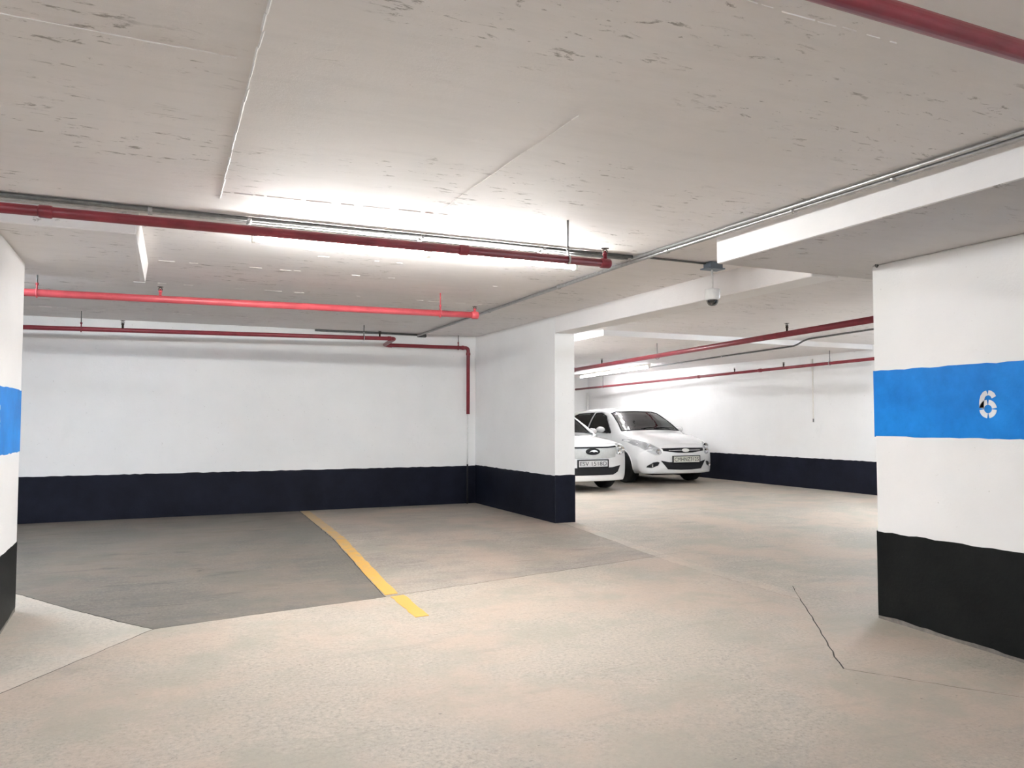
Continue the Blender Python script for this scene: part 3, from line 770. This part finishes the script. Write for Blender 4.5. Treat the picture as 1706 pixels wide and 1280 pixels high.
    def wheels(s):
        p = s.p; r = p['wr']; tr = p['track']/2
        def tyre(bm, sx):
            lathe(bm, [(.62*r, -.085), (.80*r, -.100), (.95*r, -.092), (r, -.07), (r, .07), (.95*r, .092), (.80*r, .100), (.62*r, .085)], 36, 'x')
            for k in (-.035, 0, .035):
                pass
        for wy in p['axles']:
            for sx in (-1, 1):
                w = obj('wheel', lambda bm: tyre(bm, sx), TYRE, s.t, True); w.location = (sx*tr, wy, r)
                w.rotation_euler = (0, 0, p['steer'] if wy == p['axles'][0] else 0)
                def rim(bm):
                    lathe(bm, [(.64*r, -.08), (.60*r, -.06), (.58*r, .04), (.61*r, .075), (.645*r, .085), (.66*r, .08)], 30, 'x')
                    for k in range(7):
                        a = 2*PI*k/7
                        bb = bmesh.new(); box(bb, .035, .06, -.024, .024, .05, .61*r, .006)
                        bmesh.ops.rotate(bb, verts=bb.verts[:], cent=(0, 0, 0), matrix=Matrix.Rotation(a, 3, 'X'))
                        me = bpy.data.meshes.new('t'); bb.to_mesh(me); bb.free(); bm.from_mesh(me); bpy.data.meshes.remove(me)
                    lathe(bm, [(0, .03), (.07, .035), (.065, .065), (.03, .072), (0, .072)], 16, 'x')
                    if sx < 0: bmesh.ops.rotate(bm, verts=bm.verts[:], cent=(0, 0, 0), matrix=Matrix.Rotation(PI, 3, 'Z'))
                obj('rim', rim, RIM, w)
                obj('brake_disc', lambda bm: lathe(bm, [(0, -.02), (.42*r, -.02), (.42*r, .0), (0, .0)], 20, 'x'), STEELD, w)
                # arch lip on the body and a dark liner behind it
                P = []
                for k in range(26):
                    a = math.radians(-22+224*k/25); yy, zz = wy+(r+.052)*math.cos(a), r+(r+.052)*math.sin(a)
                    h = s.bvh.ray_cast(Vector((sx*4, yy, zz)), Vector((-sx, 0, 0)))
                    if h[0] is not None and abs(h[0].x) > .4: P.append(h[0]-Vector((sx*.004, 0, 0)))
                if len(P) > 2: obj('wheel_arch', lambda bm: sweep(bm, P, .016, 8), CARW, s.t, True)
                def liner(bm):
                    n_ = 20; A, B, Cc = [], [], []
                    for k in range(n_+1):
                        a = math.radians(-8+196*k/n_); c_, s_ = (r+.06)*math.cos(a), (r+.06)*math.sin(a)
                        A.append(bm.verts.new((sx*(tr+.09), wy+c_, r+s_))); B.append(bm.verts.new((sx*(tr-.2), wy+c_, r+s_)))
                    c0 = bm.verts.new((sx*(tr-.2), wy, r))
                    for k in range(n_):
                        bm.faces.new((A[k], A[k+1], B[k+1], B[k])); bm.faces.new((B[k], B[k+1], c0))
                obj('arch_liner', liner, TRIM, s.t)
    def inside(s):
        p = s.p; L = p['L']; w = p['W']
        obj('underbody', lambda bm: box(bm, -w*.62, w*.62, .25, L-.25, .17, .22, .01), TRIM, s.t)
        obj('cabin_floor', lambda bm: (box(bm, -w*.8, w*.8, 1.05, L-.5, .24, .30, .01), box(bm, -w*.86, w*.86, .95, 1.02, .3, p['dash']-.05)), CABIN, s.t)
        obj('dashboard', lambda bm: box(bm, -w*.84, w*.84, p['cowl']-.05, p['cowl']+.45, p['dash']-.20, p['dash'], .05, 3), CABIN, s.t)
        sw = obj('steering_wheel', lambda bm: None, TRIM, s.t)
        bm = bmesh.new(); ring(bm, (p['drv']*.36, p['cowl']+.58, p['dash']+.02), .18, .014, (0, .85, .5), 24)
        sweep(bm, [(p['drv']*.36, p['cowl']+.58, p['dash']+.02), (p['drv']*.36, p['cowl']+.40, p['dash']-.06)], .03, 8)
        bm.to_mesh(sw.data); bm.free()
        for sx in (-1, 1):
            y0 = p['cowl']+1.0
            st = obj('front_seat', lambda bm: (box(bm, sx*.36-.24, sx*.36+.24, y0-.1, y0+.4, .34, .55, .05, 3), box(bm, sx*.36-.23, sx*.36+.23, y0+.36, y0+.5, .5, 1.08, .05, 3)), SEAT, s.t)
            obj('headrest', lambda bm: (box(bm, sx*.36-.13, sx*.36+.13, y0+.40, y0+.5, 1.12, 1.29, .035, 3), box(bm, sx*.36-.05, sx*.36+.05, y0+.43, y0+.46, 1.05, 1.15)), SEAT, st)
        obj('rear_seat', lambda bm: (box(bm, -.6, .6, y0+.95, y0+1.4, .34, .55, .05, 3), box(bm, -.6, .6, y0+1.35, y0+1.5, .5, 1.06, .05, 3)), SEAT, s.t)
    def plate(s, x, z, w, h, txt, mat, frame_m, y=None, fr=.012):
        hx = s.bvh.ray_cast(Vector((x, -3, z)), Vector((0, 1, 0)))[0]; y = hx.y-.018
        f = obj('number_plate', lambda bm: box(bm, x-w/2, x+w/2, y-.006, y+.03, z-h/2, z+h/2, .003, 1), mat, s.t)
        obj('plate_frame', lambda bm: [box(bm, *q, y-.010, y+.02, *r_) for q, r_ in (((x-w/2-fr, x+w/2+fr), (z+h/2, z+h/2+fr)), ((x-w/2-fr, x+w/2+fr), (z-h/2-fr, z-h/2)), ((x-w/2-fr, x-w/2), (z-h/2, z+h/2)), ((x+w/2, x+w/2+fr), (z-h/2, z+h/2)))], frame_m, f)
        lettering('plate_text', txt, (x, y-.0075, z), w*.92, h*.62, INK, f)
        return f
def lettering(name, txt, at, w, h, mat, parent):
    cu = bpy.data.curves.new('tmp', 'FONT'); cu.body = txt; cu.size = 1; cu.align_x = 'CENTER'; cu.extrude = 0
    o = bpy.data.objects.new('tmp', cu); C.objects.link(o); bpy.context.view_layer.update()
    me = bpy.data.meshes.new_from_object(o.evaluated_get(bpy.context.evaluated_depsgraph_get()))
    C.objects.unlink(o); bpy.data.objects.remove(o)
    P = np.array([v.co[:] for v in me.vertices]); lo, hi = P.min(0), P.max(0)
    for v in me.vertices:
        u = (v.co.x-(lo[0]+hi[0])/2)/(hi[0]-lo[0])*w; q = (v.co.y-(lo[1]+hi[1])/2)/(hi[1]-lo[1])*h
        v.co = (at[0]+u, at[1], at[2]+q)
    me.name = name; me.materials.clear(); me.materials.append(mat)
    t = bpy.data.objects.new(name, me); C.objects.link(t); t.parent = parent
    return t
def mirrored(P): return [(-x, z) for x, z in P][::-1]
def lamp(s, poly, bulbs, nm='headlight'):
    for sd in (1, -1):
        q = poly if sd > 0 else mirrored(poly)
        hl = s.patch(nm, q, 'front', LAMPS if nm == 'headlight' else TRIM, .005, .02, .03)
        s.edge('surround', q, 'front', GREYP, .005, hl)
        for bx, bz, br in bulbs:
            h = s.bvh.ray_cast(Vector((sd*bx, -3, bz)), Vector((0, 1, 0)))[0]
            obj('reflector', lambda bm: (lathe(bm, [(br*1.0, -.018), (br, -.024), (br*.8, -.012), (br*.35, -.006), (0, -.006)], 16, 'y', h)), CHROME, hl, True)

# hatchback, parked against the far wall
hatch = dict(L=3.94, W=.855, wr=.295, axles=(.80, 3.33), track=1.50, steer=.10, nose=.07, nose_e=3.6, bulge=.30, zc=.43,
    top=([0, .10, .3, .6, 1.0, 1.35, 1.72, 2.0, 2.5, 3.1, 3.5, 3.72, 3.86, 3.94], [.70, .775, .86, .94, 1.02, 1.235, 1.42, 1.47, 1.49, 1.465, 1.40, 1.28, 1.04, .90]),
    belt=([0, .3, .9, 1.6, 2.6, 3.4, 3.94], [.60, .70, .86, .91, .95, .99, .80]),
    edge_x=([0, .3, .9, 1.05, 1.72, 2.4, 3.4, 3.94], [.74, .76, .765, .735, .575, .555, .55, .60]),
    edge_d=([0, .3, .9, 1.2, 1.72, 2.4, 3.4, 3.94], [.05, .06, .075, .06, .055, .07, .075, .10]),
    sill=([0, .25, .6, 3.4, 3.7, 3.94], [.205, .20, .19, .19, .22, .30]),
    screen=[(-.69, 1.005), (-.35, 1.02), (0, 1.026), (.35, 1.02), (.69, 1.005), (.555, 1.36), (.45, 1.385), (0, 1.40), (-.45, 1.385), (-.555, 1.36)],
    rear=[(-.52, 1.08), (.52, 1.08), (.47, 1.36), (-.47, 1.36)],
    side_glass=[[(1.30, .965), (2.18, .985), (2.16, 1.36), (1.95, 1.365), (1.72, 1.30)], [(2.28, .99), (3.0, 1.03), (3.10, 1.28), (2.9, 1.35), (2.26, 1.365)]],
    doors=[[(1.18, .34), (2.22, .34), (2.22, .93), (1.2, .905)], [(2.24, .34), (2.95, .34), (3.12, .75), (3.1, .96), (2.24, .935)]],
    mirror=(1.42, .985), cowl=1.10, dash=1.0, drv=1)
car2 = Car(hatch, 'hatchback', 'white hatchback with slim black upper grille parked beside the far wall', (9.18, 12.32, 0), 0.0)
s = car2
s.patch('bonnet', [(-.66, .13), (0, .075), (.66, .13), (.70, .55), (.67, .97), (0, .985), (-.67, .97), (-.70, .55)], 'top', CARW, .003, .003, .07)
g = s.patch('upper_grille', [(-.48, .682), (-.46, .632), (-.17, .600), (0, .595), (.17, .600), (.46, .632), (.48, .682), (.2, .688), (0, .690), (-.2, .688)], 'front', TRIM, .006, .02)
s.patch('grille_bar', [(-.36, .640), (.36, .640), (.36, .650), (-.36, .650)], 'front', CHROME, .011, .006, .05, g)
s.patch('emblem', [(.082*math.cos(2*PI*k/20), .643+.031*math.sin(2*PI*k/20)) for k in range(20)], 'front', PLASTIC, .022, .012, .03, g)
lamp(s, [(.49, .60), (.53, .565), (.60, .56), (.72, .625), (.82, .745), (.84, .855), (.76, .835), (.60, .76), (.51, .68)], [(.56, .63, .05), (.665, .715, .062)])
s.patch('lower_grille', [(-.51, .455), (-.38, .292), (-.1, .278), (.1, .278), (.38, .292), (.51, .455), (.36, .425), (-.36, .425)], 'front', TRIM, .006, .02)
lamp(s, [(.53, .42), (.56, .36), (.66, .315), (.74, .325), (.73, .355), (.64, .42), (.57, .435)], [(.66, .36, .035)], 'fog_light')
car2.plate(0.01, .475, .60, .115, 'CMHNZ3125', PLATEM, TRIM)
for sd in (-1, 1):
    w_ = obj('wiper', lambda bm: sweep(bm, [(sd*.15-.1, 1.03, 1.045), (sd*.15+.12, 1.10, 1.075), (sd*.15+.42, 1.07, 1.05)], .008, 6), TRIM, s.t, True)

# saloon half hidden by the middle wall
sal = dict(L=4.2, W=.80, wr=.30, axles=(.78, 3.35), track=1.44, steer=0.0, nose=.06, nose_e=4.0, bulge=.22, zc=.46,
    top=([0, .06, .3, .6, 1.0, 1.4, 1.85, 2.2, 2.7, 3.2, 3.6, 4.0, 4.2], [.80, .84, .885, .93, .985, 1.20, 1.41, 1.45, 1.46, 1.43, 1.33, 1.06, .95]),
    belt=([0, .3, .9, 1.6, 2.6, 3.4, 4.2], [.68, .76, .87, .91, .94, .97, .85]),
    edge_x=([0, .3, .9, 1.05, 1.85, 2.4, 3.4, 4.2], [.74, .75, .755, .74, .56, .545, .54, .62]),
    edge_d=([0, .3, .9, 1.2, 1.85, 2.4, 3.4, 4.2], [.05, .06, .07, .06, .055, .07, .075, .09]),
    sill=([0, .25, .6, 3.4, 3.8, 4.2], [.185, .185, .185, .19, .22, .30]),
    screen=[(-.61, .985), (-.33, .995), (0, 1.0), (.33, .995), (.61, .985), (.49, 1.345), (.42, 1.365), (0, 1.38), (-.42, 1.365), (-.49, 1.345)],
    rear=[(-.50, 1.04), (.50, 1.04), (.45, 1.30), (-.45, 1.30)],
    side_glass=[[(1.38, .945), (2.28, .965), (2.26, 1.33), (2.05, 1.335), (1.82, 1.27)], [(2.38, .97), (3.1, 1.0), (3.2, 1.25), (3.0, 1.32), (2.36, 1.335)]],
    doors=[[(1.2, .34), (2.32, .34), (2.32, .92), (1.22, .89)], [(2.34, .34), (2.97, .34), (3.14, .75), (3.12, .94), (2.34, .92)]],
    mirror=(1.50, .96), cowl=1.08, dash=.985, drv=1)
car1 = Car(sal, 'sedan', 'white car with pale grey front panel, partly hidden behind the middle wall', (6.69, 11.52, 0), 0.0)
s = car1
s.patch('bonnet', [(-.66, .05), (0, .01), (.66, .05), (.69, .55), (.66, .95), (0, .96), (-.66, .95), (-.69, .55)], 'top', CARW, .003, .003, .07)
s.patch('bonnet_gap', [(-.50, .778), (-.3, .765), (.3, .765), (.50, .778), (.50, .752), (.3, .738), (-.3, .738), (-.50, .752)], 'front', TRIM, .006, .012)
g = s.patch('front_panel', [(-.49, .746), (-.3, .734), (.3, .734), (.49, .746), (.47, .585), (.3, .572), (-.3, .572), (-.47, .585)], 'front', GREYP, .006, .015)
ov = lambda a, b, zc: [(a*math.cos(2*PI*k/24), zc+b*math.sin(2*PI*k/24)) for k in range(24)]
e1 = s.patch('emblem', ov(.135, .056, .685), 'front', TRIM, .02, .015, .03, g)
s.patch('emblem_mark', [(-.085, .672), (-.03, .706), (.02, .712), (.06, .704), (.09, .675), (.05, .684), (.01, .676), (-.03, .688)], 'front', CHROME, .028, .006, .03, e1)
lamp(s, [(.50, .80), (.50, .64), (.60, .625), (.71, .65), (.75, .72), (.74, .79), (.64, .825)], [(.57, .755, .045), (.57, .67, .04), (.66, .715, .05)])
s.patch('lower_grille', [(-.60, .445), (-.53, .335), (-.42, .290), (.42, .290), (.53, .335), (.60, .445), (.40, .415), (-.40, .415)], 'front', TRIM, .006, .02)
car1.plate(0.0, .485, .56, .105, 'ESV 1518D', PLATEW, TRIM, fr=.016)
